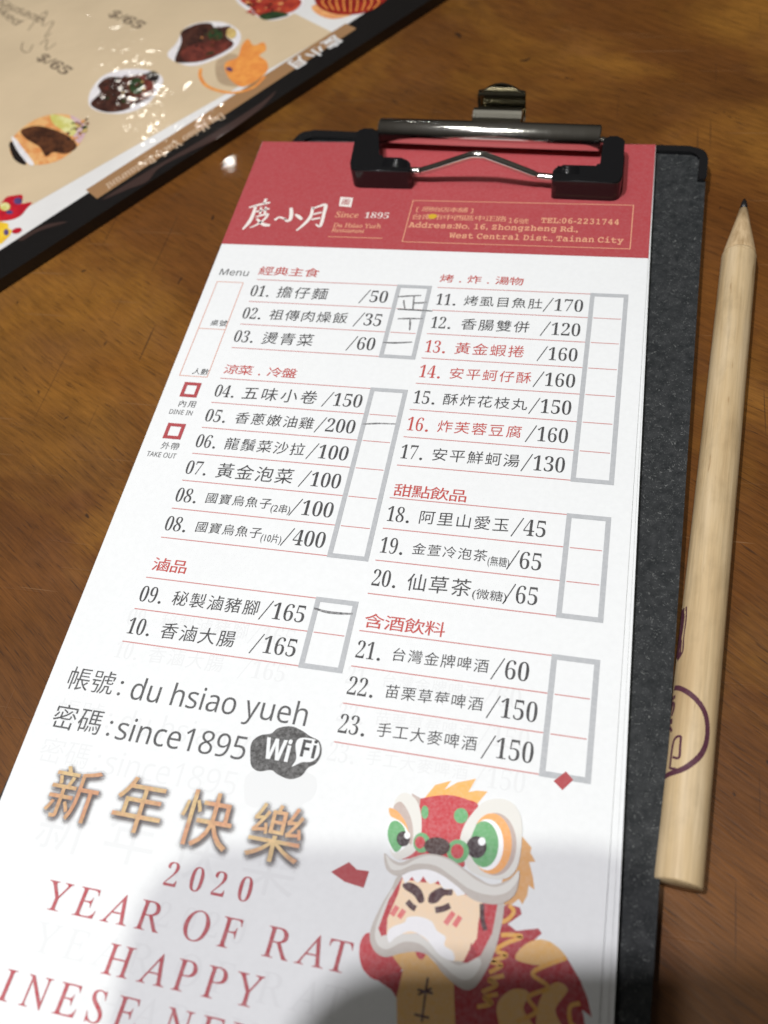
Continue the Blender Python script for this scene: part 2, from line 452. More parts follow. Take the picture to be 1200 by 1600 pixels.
def line(g, s, p0, p1, em, z, m, style='plain', off=0.0, shear=0.0, lift=0.0, sy=1.0):
    """a whole string fitted between two baseline points"""
    v, f = glyph(styled(s, style), off)
    L = math.hypot(p1[0] - p0[0], p1[1] - p0[1]); a = math.atan2(p1[1] - p0[1], p1[0] - p0[0])
    X = (v[:, 0] - v[:, 0].min()); Y = v[:, 1] * em * sy
    X = X / (X.max() or 1) * L + shear * Y
    c, sn = math.cos(a), math.sin(a)
    g.add(np.c_[p0[0] + X * c - Y * sn, p0[1] + X * sn + Y * c, np.full(len(X), z)], f, m)
Z1, Z2, Z3, Z4 = (ZP + k * 3.5e-5 for k in (1, 2, 3, 4))
def Lz(k): return ZP + k * 2.2e-5

# ================================================================== table
g = G()
bm = bmesh.new()
bmesh.ops.create_grid(bm, x_segments=2, y_segments=2, size=0.6)
for v in bm.verts: v.co.y += 0.1; v.co.z = ZT
g.bm(bm, WOOD)
tag(g.build('tabletop'), 'worn brown lacquered wooden table top with diagonal grain', 'table top', kind='structure')

# ================================================================== clipboard
board_c = [(-0.0489, 0.1222), (0.0603, 0.1165), (0.0529, -0.135), (-0.0612, -0.130)]
cb = thing('clipboard', 'black flecked hardboard clipboard with chrome wire clip, lying under the menu slip', 'clipboard', (0.0, 0.0, ZT))
g = G(); g.bm(prism(rounded(board_c, [0.004, 0.004, 0.004, 0.004]), ZT + 0.0002, ZB, 0.0005), BOARD)
g.build('board', cb)
# glossy corner guards wrapped over the two upper corners
def corner_guard(px_outer, inner):
    g = G()
    g.bm(prism(px_outer, ZT + 0.0001, ZB + 0.0011, 0.0005, 3), PLASTIC, 'small')
    return g.build('corner_guard', cb)
tx = Vector((0.1092, -0.0057)).normalized(); ty = Vector((-tx.y, tx.x))
def bl(corner, pts): return [tuple(Vector(corner) + tx * a + ty * b) for a, b in pts]
rc = (0.0603, 0.1165)
corner_guard(rounded(bl(rc, [(-0.034, 0.0003), (0.0003, 0.0003), (0.0003, -0.0120), (-0.0018, -0.0120), (-0.0018, -0.0020), (-0.034, -0.0016)]), [0, 0.0048, 0.0008, 0.0003, 0.0022, 0]), None)
lc = (-0.0489, 0.1222)
corner_guard(rounded(bl(lc, [(0.034, 0.0008), (0.034, -0.0016), (0.0020, -0.0024), (0.0020, -0.0135), (-0.0008, -0.0135), (-0.0008, 0.0008)]), [0, 0, 0.0022, 0.0003, 0.0008, 0.0048]), None)

# the clip: spine tube, hanging tab, wire and two grips
clip = thing('clip', None, None); clip.parent = cb
A = at(594, 204, 0.0100); B = at(940, 216, 0.0100)
g = G(); r = 0.0032
path = [A + (B - A) * t for t in (0, 0.008, 0.5, 0.992, 1)]
g.bm(tube(path, r, 28, [r * .86, r, r, r, r * .86]), CHROME, True)
# the flange that carries the tube down to the board
ax = Vector(B - A).normalized(); ay = Vector((-ax.y, ax.x, 0))
def clip_pt(u, v, z): return Vector(A) + ax * u + ay * v + Vector((0, 0, z - A[2]))
Ls = float(np.linalg.norm(B - A))
def strip(g, u0, u1, prof, th, m):
    """a bent plate: prof is a list of (v, z), from u0 to u1 along the tube"""
    v = []; n = len(prof)
    for u in (u0, u1):
        for side in (0, 1):
            for k in range(n):
                a = prof[max(0, k - 1)]; b = prof[min(n - 1, k + 1)]
                d = Vector((b[0] - a[0], b[1] - a[1])).normalized()
                v.append(clip_pt(u, prof[k][0] - d.y * th * side, prof[k][1] + d.x * th * side))
    f = []
    I = lambda e, s_, k: (e * 2 + s_) * n + k
    for k in range(n - 1):
        f += [[I(0, 0, k), I(1, 0, k), I(1, 0, k + 1), I(0, 0, k + 1)], [I(0, 1, k), I(0, 1, k + 1), I(1, 1, k + 1), I(1, 1, k)]]
        for e in (0, 1): f.append([I(e, 0, k), I(e, 0, k + 1), I(e, 1, k + 1), I(e, 1, k)])
    for k in (0, n - 1): f.append([I(0, 0, k), I(0, 1, k), I(1, 1, k), I(1, 0, k)])
    g.add(v, f, m, False)
strip(g, 0.001, Ls - 0.001, [(0.0022, 0.0078), (0.0030, 0.0060), (0.0034, 0.0034)], 0.0008, CHROME)
g.build('spine', clip)
g = G()
H0, H1 = Vector(at(739, 182, 0.0125)), Vector(at(815, 184, 0.0125))
u0 = (H0 - Vector(A)).dot(ax); u1 = (H1 - Vector(A)).dot(ax)
v0 = 0.0028
prof = [(0.0012, 0.0118), (0.0030, 0.0122), (0.0040, 0.0128), (0.0046, 0.0132), (0.0051, 0.0132), (0.0055, 0.0128), (0.0057, 0.0116), (0.0058, 0.0080), (0.0090, 0.0072), (0.0104, 0.0080), (0.0107, 0.0105), (0.0107, 0.0140)]
strip(g, u0, u1, prof, 0.0007, CHROME_TAB)
um = (u0 + u1) / 2; hw = (u1 - u0) / 2          # rounded top of the tab's back wall
tongue = [(-hw, 0), (hw, 0), (hw * .97, .0010), (hw * .72, .0014), (hw * .5, .0026), (hw * .25, .0034), (0, .0037), (-hw * .25, .0034), (-hw * .5, .0026), (-hw * .72, .0014), (-hw * .97, .0010)]
fr = [clip_pt(um + a, 0.0107 - b * .10, 0.0140 + b * .85) for a, b in tongue]; bk = [clip_pt(um + a, 0.0114 - b * .10, 0.0140 + b * .85) for a, b in tongue]
n_ = len(tongue)
g.add(fr + bk, [list(range(n_)), list(range(n_, 2 * n_))[::-1]] + [[k, n_ + k, n_ + (k + 1) % n_, (k + 1) % n_] for k in range(n_)], CHROME_TAB)
g.build('hanging_tab', clip)
# wire
g = G(); zw = 0.0092
w = [at(632, 267, zw), at(657, 267, zw), at(664, 265.5, zw + .0003), at(700, 257 , zw + .0003), at(732, 247.5, zw + .0003)]
def wp(px, py, dz):   # the bend of the wire stands up from the paper
    return at(px, py, zw + dz)
w = [wp(625, 267, 0), wp(655, 267.5, 0), wp(663, 266, .0005), wp(690, 258, .0023), wp(716, 249.5, .0043), wp(734, 244, .0056), wp(742, 242.6, .0060), wp(752, 243, .0060), wp(762, 245.5, .0054), wp(800, 259.5, .0030), wp(832, 272, .0008), wp(841, 275.5, 0), wp(866, 278, 0), wp(900, 279, 0)]
w = spline(w, 4)
g.bm(tube(w, 0.00098, 14), CHROME_WIRE, True)
# the wire's tails from the grips up into the tube
g.bm(tube([at(575, 215, 0.0098), A + (B - A) * 0.03], 0.001, 10), CHROME_WIRE, True)
g.bm(tube([A + (B - A) * 0.97, at(962, 226, 0.0098)], 0.001, 10), CHROME_WIRE, True)
g.build('wire', clip)
def grip(corners, rad, ridges):
    g = G(); zt = ZP + 0.0056
    P = [tuple(at(x, y, zt)[:2]) for x, y in corners]
    g.bm(prism(rounded(P, rad, 5), ZP + 0.00015, zt, 0.0006, 3), GRIP, 'small')
    for (x0, y0, x1, y1) in ridges:
        g.bm(tube([at(x0, y0, zt - 0.00005), at(x1, y1, zt - 0.00005)], 0.0003, 8), GRIP, True)
    return g.build('grip', clip)
grip([(558, 200), (591, 201), (593, 245), (641, 247), (642, 267), (545, 265)], [.0018, .0014, .0008, .0022, .0012, .0024],
     [(600, 250.5, 636, 252), (598, 254.5, 636, 256), (597, 258.5, 636, 260)])
grip([(944, 212), (977, 213), (972, 285), (861, 281), (866, 257), (937, 259)], [.0014, .0018, .0026, .0012, .0022, .0008],
     [(871, 261, 905, 262.5), (870, 265, 905, 266.5), (869, 269, 905, 270.5)])

# ================================================================== menu slip pad
pad = thing('order_slip_pad', 'white menu slip pad with red header, held by the clip', 'menu slip', (0.0, 0.0, ZB))
XL, XR, YT, YB = -0.0573, 0.0474, 0.1148, -0.135
HB = 0.0740
def sheet(name, xl_top, xl_bot, xr_top, xr_bot, yt, z0, z1, m, parent=pad):
    g = G()
    pts = [(xl_top, yt), (xr_top, yt)] + [(xr_top + (xr_bot - xr_top) * t, yt + (YB - yt) * t) for t in (.25, .5, .75)] + [(xr_bot, YB), (xl_bot, YB)] + \
          [(xl_top + (xl_bot - xl_top) * t, yt + (YB - yt) * t) for t in (.75, .5, .25)]
    g.bm(prism(pts, z0, z1), m); return g.build(name, parent)
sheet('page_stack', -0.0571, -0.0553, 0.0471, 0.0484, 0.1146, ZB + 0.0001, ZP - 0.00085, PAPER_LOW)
s2 = sheet('under_sheet', -0.0574, -0.0552, 0.0474, 0.0499, 0.1148, ZP - 0.00078, ZP - 0.00062, PAPER)
g = G(); g.poly([(-0.0572, 0.1146), (0.0474, 0.1146), (0.04775, 0.0692), (-0.0571, 0.0692)], ZP - 0.00059, RED_LOW); g.build('red_header', s2)
s3 = sheet('under_sheet', -0.0573, -0.0555, 0.0475, 0.0488, 0.1148, ZP - 0.00054, ZP - 0.00038, PAPER)
top = sheet('top_sheet', -0.0575, -0.0550, 0.0474, 0.0472, 0.1148, ZP - 0.00012, ZP, PAPER)

# --- header
g = G(); g.poly([(-0.05745, 0.11475), (0.04738, 0.11475), (0.04738, HB), (-0.05715, HB)], Z1, RED); hdr = g.build('red_header', top)
g = G(); px3 = U * 0.204 / 670     # a zoomed pixel of the header window in metres
def hs(pts, w, widths=None): g.stroke(Whead(*pts), w * px3, Z2, WHITEINK, True, widths)
hs([(288, 93), (277, 116)], 17, (1, .6))
hs([(208, 134), (250, 122), (306, 110)], 15, (.6, 1, .8))
hs([(240, 126), (224, 172), (206, 205), (178, 236)], 19, (.7, 1, 1, .5))
hs([(240, 153), (272, 147), (303, 138)], 11)
hs([(264, 132), (259, 166)], 11); hs([(287, 130), (281, 162)], 11)
hs([(240, 178), (275, 168), (296, 166), (276, 192), (240, 216), (212, 228)], 13, (.7, 1, 1, .9, .5))
hs([(244, 186), (262, 204), (282, 215), (306, 216)], 18, (.6, .9, 1.1, .8))
hs([(404, 135), (406, 162), (400, 190), (384, 196), (375, 186)], 18, (.8, 1.1, 1, .8, .4))
hs([(328, 193), (346, 180), (362, 182), (384, 190)], 15, (1, .7, .8, .5))
hs([(424, 166), (440, 176), (455, 190)], 20, (.4, 1, .7))
hs([(506, 132), (498, 172), (472, 206), (430, 242)], 17, (.8, 1, 1, .5))
hs([(506, 140), (535, 128), (566, 123), (558, 165), (548, 205), (538, 222), (520, 212)], 16, (.7, .8, 1.2, 1, 1, .9, .4))
hs([(510, 165), (548, 156)], 11); hs([(500, 190), (542, 182)], 11)
sq = Whead((636, 84), (695, 88), (686, 132), (629, 127))
g.poly(sq, Z2, WHITEINK)
c0 = np.mean(sq, axis=0)
put_glyph(g, '圖', c0[0], c0[1] - .0009, 0.0024, Z3, RED)
l = Whead((611, 179), (862, 187))
line(g, 'Since ', l[0], (l[0][0] + (l[1][0] - l[0][0]) * .44, l[0][1]), 0.0030, Z2, GOLDINK, 'serif', 0.012, -0.2)
digits(g, '1895', l[0][0] + (l[1][0] - l[0][0]) * .53, l[1][0], l[0][1], 0.0022, Z2, WHITEINK)
l = Whead((600, 225), (826, 232)); line(g, 'Du Hsiao Yueh', l[0], (l[1][0], l[0][1]), 0.0022, Z2, GOLDINK, 'serif', 0.012, -0.2)
l = Whead((592, 248), (748, 253)); line(g, 'Restaurant', l[0], (l[1][0], l[0][1]), 0.0020, Z2, GOLDINK, 'serif', 0.012, -0.2)
l = Whead((578, 270), (833, 279)); g.stroke([l[0], (l[1][0], l[0][1])], 0.00022, Z2, GOLDINK, False)
g.build('title_lettering', hdr)
g = G()
fr = Waddr((122, 88), (1065, 113), (1050, 303), (78, 265))
fx0, fx1 = (fr[0][0] + fr[3][0]) / 2, (fr[1][0] + fr[2][0]) / 2; fy0, fy1 = (fr[0][1] + fr[1][1]) / 2, (fr[2][1] + fr[3][1]) / 2
e = 0.00021
g.ring([(fx0, fy0), (fx1, fy0), (fx1, fy1), (fx0, fy1)], [(fx0 + e, fy0 - e), (fx1 - e, fy0 - e), (fx1 - e, fy1 + e), (fx0 + e, fy1 + e)], Z2, GOLDINK)
def arow(x0, x1, Y, f):
    a = Waddr((x0, Y))[0]; b = Waddr((x1, Y + (x1 - x0) * .033))[0]; f(a[0], b[0], a[1])
arow(122, 392, 138, lambda a, b, y: cjk(g, '[原始店本舖]', a, b, y, 0.0025, Z2, GOLDINK, 0.0, False, 0.85, 1.15))
arow(116, 520, 172, lambda a, b, y: cjk(g, '台南市中西區中正路', a, b, y, 0.0025, Z2, GOLDINK, 0.0, False, 0.85, 1.15))
arow(530, 570, 187, lambda a, b, y: line(g, '16', (a, y), (b, y), 0.0028, Z2, GOLDINK, 'mono', 0.008))
arow(574, 614, 187, lambda a, b, y: cjk(g, '號', a, b, y - .0003, 0.0025, Z2, GOLDINK, 0.0, False, 0.85, 1.15))
arow(668, 1000, 186, lambda a, b, y: line(g, 'TEL:06-2231744', (a, y), (b, y), 0.0029, Z2, GOLDINK, 'mono', 0.016))
arow(103, 825, 205, lambda a, b, y: line(g, 'Address:No. 16, Zhongzheng Rd.,', (a, y), (b, y), 0.0029, Z2, GOLDINK, 'mono', 0.016))
arow(276, 1020, 250, lambda a, b, y: line(g, 'West Central Dist., Tainan City', (a, y), (b, y), 0.0029, Z2, GOLDINK, 'mono', 0.016))
c = Waddr((207, 160))[0]; g.poly(blob([(c[0] + .0011 * math.cos(k) * (1 + .15 * math.sin(3 * k)), c[1] + .0009 * math.sin(k)) for k in np.linspace(0, 5.6, 8)]), Z3, YELLOW)
g.build('address_lettering', hdr)

# --- section rows -------------------------------------------------
XA, XBX0, XBX1 = -0.2528 * U, -0.0506 * U, -0.0066 * U
XC, XDX0, XDX1 = 0.0027 * U, 0.2035 * U, 0.2475 * U
groups = [  # column start, box x0, x1, top y, bottom y, rows
    (XA, XBX0, XBX1, .3545 * U, .2285 * U, 3), (XA, XBX0, XBX1, .1758 * U, -.0634 * U, 6), (XA, XBX0, XBX1, -.1160 * U, -.1945 * U, 2),
    (XC, XDX0, XDX1, .3541 * U, .0652 * U, 7), (XC, XDX0, XDX1, .0198 * U, -.1030 * U, 3), (XC, XDX0, XDX1, -.1468 * U, -.2665 * U, 3)]
rules = G(); boxes = []
for (xs, b0, b1, yt, yb, n) in groups:
    rh = (yt - yb) / n
    for k in range(n + 1):
        y = yt - rh * k
        rules.stroke([(xs, y), (b0, y)], 0.00022, Z1, RULE, False)
        if 0 < k < n: rules.stroke([(b0 + .0009, y), (b1 - .0009, y)], 0.00020, Z1, RULE, False)
    bx = G(); e = 0.00098; q = 0.0003
    bx.ring([(b0 - q, yt + q), (b1 + q, yt + q), (b1 + q, yb - q), (b0 - q, yb - q)], [(b0 - q + e, yt + q - e), (b1 + q - e, yt + q - e), (b1 + q - e, yb - q + e), (b0 - q + e, yb - q + e)], Z2, BOXGREY)
    bx.build('tick_box', top)
rules.build('ruled_lines', top)
rows = [ # group, row, window, num x0,x1, name x0,x1, em (of row), extra, price x0,x1, number, name, price, red
    (0, 0, Whead, 215, 312, 335, 582, .52, None, 730, 862, '01.', '擔仔麵', '/50', 0),
    (0, 1, Whead, 178, 274, 300, 674, .50, None, 703, 834, '02.', '祖傳肉燥飯', '/35', 0),
    (0, 2, Whead, 138, 238, 266, 514, .52, None, 670, 802, '03.', '燙青菜', '/60', 0),
    (1, 0, Wleft, 316, 408, 428, 760, .54, None, 778, 947, '04.', '五味小卷', '/150', 0),
    (1, 1, Wleft, 276, 372, 400, 742, .47, None, 747, 917, '05.', '香蔥嫩油雞', '/200', 0),
    (1, 2, Wleft, 236, 330, 356, 704, .50, None, 712, 888, '06.', '龍鬚菜沙拉', '/100', 0),
    (1, 3, Wleft, 193, 290, 320, 655, .62, None, 680, 856, '07.', '黃金泡菜', '/100', 0),
    (1, 4, Wleft, 150, 248, 275, 562, .44, ('(2串)', 560, 642), 640, 824, '08.', '國寶烏魚子', '/100', 0),
    (1, 5, Wleft, 105, 204, 232, 520, .44, ('(10片)', 518, 604), 605, 790, '08.', '國寶烏魚子', '/400', 0),
    (2, 0, Wlow, 106, 210, 242, 618, .50, None, 622, 814, '09.', '秘製滷豬腳', '/165', 0),
    (2, 1, Wlow, 53, 160, 192, 516, .56, None, 582, 777, '10.', '香滷大腸', '/165', 0),
    (3, 0, Waddr, 220, 314, 338, 680, .50, None, 680, 852, '11.', '烤虱目魚肚', '/170', 0),
    (3, 1, Waddr, 198, 292, 325, 624, .51, None, 668, 840, '12.', '香腸雙併', '/120', 0),
    (3, 2, Waddr, 173, 270, 298, 602, .54, None, 655, 828, '13.', '黃金蝦捲', '/160', 1),
    (3, 3, Wmid, 236, 328, 352, 680, .47, None, 685, 850, '14.', '安平蚵仔酥', '/160', 1),
    (3, 4, Wmid, 213, 307, 328, 664, .47, None, 668, 835, '15.', '酥炸花枝丸', '/150', 0),
    (3, 5, Wmid, 188, 282, 306, 642, .47, None, 655, 822, '16.', '炸芙蓉豆腐', '/160', 1),
    (3, 6, Wmid, 163, 260, 284, 634, .49, None, 638, 810, '17.', '安平鮮蚵湯', '/130', 0),
    (4, 0, Wmid, 110, 208, 234, 594, .50, None, 600, 737, '18.', '阿里山愛玉', '/45', 0),
    (4, 1, Wmid, 83, 183, 208, 507, .43, ('(無糖)', 508, 592), 583, 720, '19.', '金萱冷泡茶', '/65', 0),
    (4, 2, Wmid, 53, 156, 184, 446, .62, ('(微糖)', 448, 582), 568, 705, '20.', '仙草茶', '/65', 0),
    (5, 0, Wbeer, 176, 274, 303, 658, .46, None, 666, 804, '21.', '台灣金牌啤酒', '/60', 0),
    (5, 1, Wbeer, 145, 248, 278, 638, .46, None, 650, 834, '22.', '苗栗草莓啤酒', '/150', 0),
    (5, 2, Wbeer, 113, 218, 248, 616, .46, None, 632, 820, '23.', '手工大麥啤酒', '/150', 0)]
# zoomed (x, y) of each number's foot tells where its x lies; all of a row share one y
foot = {Whead: lambda X, k: 560 + k * 104, }
def xin(W, X, yw):          # x on the sheet for window column X at sheet height yw
    lo, hi = -800, 2200
    for _ in range(40):
        mid = (lo + hi) / 2
        if W((X, mid))[0][1] > yw: lo = mid
        else: hi = mid
    return W((X, lo))[0][0]
ghost = G(); gh = [0]
for (gi, k, W, n0, n1, c0, c1, em, extra, p0, p1, num, name, price, red) in rows:
    xs, b0, b1, yt, yb, n = groups[gi]; rh = (yt - yb) / n
    y = yt - rh * (k + 1) + rh * .235; mid = y + rh * .25
    m = REDTXT if red else INK
    g = G(); X = lambda q: xin(W, q, mid)
    hgt = rh * (.50 if gi < 3 else .50)
    digits(g, num, X(n0), X(n1), y, hgt, Z2, m)
    e_ = min(rh * em * 1.06, (X(c1) - X(c0)) / len(name) * .93)
    cjk(g, name, X(c0), X(c1), mid - e_ * .47 - rh * .01, e_, Z2, m, 0.0)
    if extra:
        xs_ = X(extra[1]); xe = X(extra[2]); t = extra[0]; ee = rh * .32
        line(g, t, (xs_, y + rh * .0), (xe, y), ee, Z2, m, 'plain', 0.0)
    digits(g, price, X(p0), X(p1), y - rh * .02, hgt * 1.04, Z2, m if not red else INK)
    g.build('menu_row', top)
    if gi in (2, 5):
        gh[0] += 1; b = len(ghost.v); ghost.v += [(vx - 0.0008, vy - 0.0050, Lz(0.3 + .02 * gh[0])) for vx, vy, vz in g.v]
        ghost.f += [[b + q for q in f] for f in g.f]; i_ = ghost.mi(GHOST2); ghost.m += [i_] * len(g.f); ghost.sm += [False] * len(g.f)
heads = [(Whead, 245, 532, 450, '經典主食', 1), (Wleft, 348, 658, 66, '涼菜.冷盤', 1), (Wlow, 148, 300, 140, '滷品', 1),
         (Waddr, 235, 592, 440, '烤.炸.湯物', 1), (Wmid, 133, 422, 538, '甜點飲品', 1), (Wbeer, 200, 494, 140, '含酒飲料', 1)]
for (W, a, b, Y, s, _) in heads:
    g = G(); pa = W((a, Y))[0]; xb = xin(W, b, pa[1])
    cjk(g, s, pa[0], xb, pa[1], 0.0037, Z2, REDTXT, 0.004, False, 0.86, 1.06)
    g.build('section_heading', top)

# --- left margin: menu word, table-number box, eat-in and take-away boxes
g = G(); a = Whead((67, 449))[0]; line(g, 'Menu', a, (xin(Whead, 201, a[1]), a[1]), 0.0030, Z2, GREYINK, 'sans'); g.build('menu_word', top)
g = G()
q = Wfull((338, 439.5), (381, 441), (324, 590), (281, 587)); tx0 = (q[0][0] + q[3][0]) / 2; tx1 = (q[1][0] + q[2][0]) / 2
ty0, ty1 = q[0][1], (q[2][1] + q[3][1]) / 2; tm = Wfull((330, 514))[0][1]; e = 0.00020
g.ring([(tx0, ty0), (tx1, ty0), (tx1, ty1), (tx0, ty1)], [(tx0 + e, ty0 - e), (tx1 - e, ty0 - e), (tx1 - e, ty1 + e), (tx0 + e, ty1 + e)], Z1, ORANGE_RULE)
g.stroke([(tx0 + e, tm), (tx1 - e, tm)], e, Z1, ORANGE_RULE, False)
for s, p, x1 in (('桌號', (327, 509), 354), ('人數', (299, 585), 325)):
    a = Wfull(p)[0]; cjk(g, s, a[0], Wfull((x1, p[1] + 1))[0][0], a[1], 0.0021, Z2, GREYINK, 0.0, False)
g.build('table_number_box', top)
for quad, zh, za, zb, zy, en, ea, eb, ey in (
        (((185, 103), (260, 103), (238, 168), (167, 163)), '內用', 153, 232, 206, 'DINE IN', 119, 216, 236),
        (((115, 275), (192, 280), (170, 347), (95, 340)), '外帶', 80, 160, 386, 'TAKE OUT', 22, 146, 416)):
    q = Wleft(*quad); x0 = (q[0][0] + q[3][0]) / 2; x1 = (q[1][0] + q[2][0]) / 2; y0 = (q[0][1] + q[1][1]) / 2; y1 = (q[2][1] + q[3][1]) / 2; e = .00085
    g = G(); g.ring([(x0, y0), (x1, y0), (x1, y1), (x0, y1)], [(x0 + e, y0 - e), (x1 - e, y0 - e), (x1 - e, y1 + e), (x0 + e, y1 + e)], Z2, RED)
    a = Wleft((za, zy))[0]; cjk(g, zh, a[0], xin(Wleft, zb, a[1]), a[1], 0.0021, Z2, GREYINK, 0.0, False)
    a = Wleft((ea, ey))[0]; line(g, en, a, (xin(Wleft, eb, a[1]), a[1]), 0.0018, Z2, GREYINK, 'sans')
    g.build('check_box', top)

# --- network name and password, wireless badge
def wrow(zh, a, b, Y, lat, la, lb, gap):
    g = G(); p = Wwifi((a, Y))[0]; y = p[1]
    cjk(g, zh, p[0], xin(Wwifi, b, y + .002), y, 0.0050, Z2, GREYINK, -0.004, False)
    cx = xin(Wwifi, gap, y + .0015)
    for dy in (0.0006, 0.0028): g.poly(ell(cx, y + dy, .00031, .00031, n=12), Z2, GREYINK)
    line(g, lat, (xin(Wwifi, la, y + .002), y), (xin(Wwifi, lb, y + .002), y), 0.0057, Z2, GREYINK, 'sans', -0.002)
    g.build('network_lettering', top)
    return g
w1 = wrow('帳號', 213, 384, 163, 'du hsiao yueh', 443, 1030, 402)
w2 = wrow('密碼', 160, 342, 294, 'since1895', 395, 824, 366)
g = G()
bad = Wwifi((838, 390), (842, 345), (870, 320), (908, 313), (932, 295), (975, 289), (1012, 304), (1038, 322), (1070, 340), (1077, 378), (1060, 412), (1032, 428), (1008, 456), (970, 466), (932, 452), (908, 436), (868, 440), (843, 424))
g.poly(blob(bad), Z1, ink('dark_badge_print', (0.045, 0.043, 0.042, 1), 0.12))
g.poly(blob(Wwifi((990, 350), (1003, 330), (1035, 329), (1062, 338), (1071, 362), (1064, 392), (1042, 408), (1010, 410), (978, 424), (992, 398))), Z2, PAPER)
p = Wwifi((877, 394))[0]; line(g, 'Wi', p, (xin(Wwifi, 968, p[1] + .001), p[1]), 0.0050, Z2, PAPER, 'bold', 0.012)
p = Wwifi((1003, 390))[0]; line(g, 'Fi', p, (xin(Wwifi, 1056, p[1] + .001), p[1]), 0.0042, Z3, INK, 'bold', 0.0)
badge = g.build('wireless_badge', top)

# --- new-year greeting
gold_ghost = G()
g = G()
for ch, (xa, ya, xb, yb_) in (('新', (150, 425, 345, 605)), ('年', (385, 465, 550, 640)), ('快', (612, 505, 772, 695)), ('樂', (835, 553, 1015, 740))):
    c = Wwifi(((xa + xb) / 2, (ya + yb_) / 2))[0]
    em = 0.0098
    k = 0
    for rad_, nn, hm in ((0.00075, 9, HALO[0]), (0.00040, 8, HALO[1])):
        for q_ in range(nn):
            an = 2 * math.pi * q_ / nn; k += 1
            put_glyph(g, ch, c[0] + .00025 + rad_ * math.cos(an), c[1] - em * .385 - .0003 + rad_ * math.sin(an), em, ZP + 1.2e-5 + k * 3e-6, hm, 0.0)
    put_glyph(g, ch, c[0], c[1] - em * .385, em, Lz(5), GOLD, 0.0)
    put_glyph(gold_ghost, ch, c[0] + .0004, c[1] - em * .385 - .0050, em, ZP, GHOST2, 0.0)
g.build('greeting_lettering', top)
def caps(s, cs, p_first, p_last, h, name, m=ROSE):
    """capital letters centred at the given window columns, on a common baseline"""
    g = G(); y = (Wyear(p_first)[0][1] + Wyear(p_last)[0][1]) / 2
    for ch, X in zip(s, cs):
        put_glyph(g, styled(ch, 'serif'), xin(Wyear, X, y + h * .5), y, h / .655 if not ch.isdigit() else h / .715, Z2, m, 0.0 if not ch.isdigit() else -0.014, 1.0 if not ch.isdigit() else .9, -0.205 if not ch.isdigit() else 0.0)
    g.build(name, top); return g
y1 = caps('2020', (577, 660, 736, 822), (548, 308), (800, 360), 0.0038, 'year_lettering')
y2 = caps('YEAROFRAT', (208, 297, 392, 502, 667, 778, 930, 1042, 1152), (190, 388), (1140, 607), 0.0041, 'year_lettering')
y3 = caps('HAPPY', (406, 515, 626, 727, 848), (370, 606), (832, 718), 0.0041, 'greeting_line')
y4 = caps('CHINESENEWYEAR', (-185, -75, 33, 130, 232, 330, 428, 603, 712, 850, 990, 1090, 1195, 1300), (20, 692), (225, 752), 0.0041, 'greeting_line')
for src, mt, dx, dy in ((gold_ghost, GHOST2, 0, 0), (w1, GHOST2, .0, -.0062), (w2, GHOST2, .0, -.0062), (y1, GHOST2, .0006, -.0060), (y2, GHOST2, .0006, -.0062), (y3, GHOST2, .0006, -.006)):
    gh[0] += 1; b = len(ghost.v); ghost.v += [(vx + dx, vy + dy, Lz(0.3 + .02 * gh[0])) for vx, vy, vz in src.v]
    ghost.f += [[b + q for q in f] for f in src.f]; i_ = ghost.mi(mt); ghost.m += [i_] * len(src.f); ghost.sm += [False] * len(src.f)
ghost.poly(blob([(x + .0006, y - .006) for x, y in bad]), Lz(0.3), GHOST2)
ghost.build('print_showing_through', top)

# --- the lion dancer picture (traced in its own window)
LC = {k: ink('lion_print_' + k, srgb(*v), 0.09) for k, v in dict(mane=(214, 160, 100), hair=(240, 176, 92), red=(193, 58, 66), darkred=(170, 44, 54), tan=(226, 178, 110),
      grey=(196, 188, 180), pale=(222, 220, 214), taupe=(190, 172, 164), skin=(250, 222, 188), white=(246, 246, 248), brown=(78, 42, 46), green=(104, 170, 112),
      orange=(238, 168, 98), pupil=(48, 28, 34), pink=(232, 120, 118), gold=(226, 168, 78), nose=(66, 38, 34)).items()}
lion = G(); lk = [0]
def lp(col, pts, smooth=True):
    lk[0] += 1; p = Wlion(*pts); lion.poly(blob(p) if smooth else p, Lz(1 + lk[0] * .18), LC[col])
def lst(col, pts, w):
    lk[0] += 1; a = Wlion(*pts); s_ = 0.2 * U / 680 * .9; lion.stroke(a, w * s_, Lz(1 + lk[0] * .18), LC[col])
lp('mane', [(790, 310), (820, 300), (862, 350), (858, 372), (878, 408), (852, 410), (868, 470), (874, 522), (850, 505), (845, 545), (825, 582), (810, 560), (770, 592), (720, 570)], False)
lp('hair', [(425, 150), (470, 95), (535, 78), (507, 115), (560, 85), (636, 70), (605, 125), (640, 118), (683, 122), (645, 168), (625, 200), (430, 180)], False)
lp('darkred', [(690, 640), (765, 580), (815, 595), (822, 622), (765, 662), (800, 690), (890, 680), (904, 700), (865, 735), (810, 765), (940, 735), (1000, 790), (1060, 890), (1090, 965), (1108, 1043), (1068, 1010), (1085, 1100), (1090, 1330), (500, 1330), (520, 880)], False)
lp('tan', [(795, 800), (830, 750), (890, 725), (950, 742), (1000, 800), (920, 830), (840, 822)])
lp('tan', [(880, 1070), (900, 960), (960, 900), (1010, 930), (960, 1010), (985, 1090), (960, 1200), (890, 1200)])
lp('tan', [(720, 1000), (780, 930), (850, 940), (830, 1010), (870, 1090), (760, 1130)])
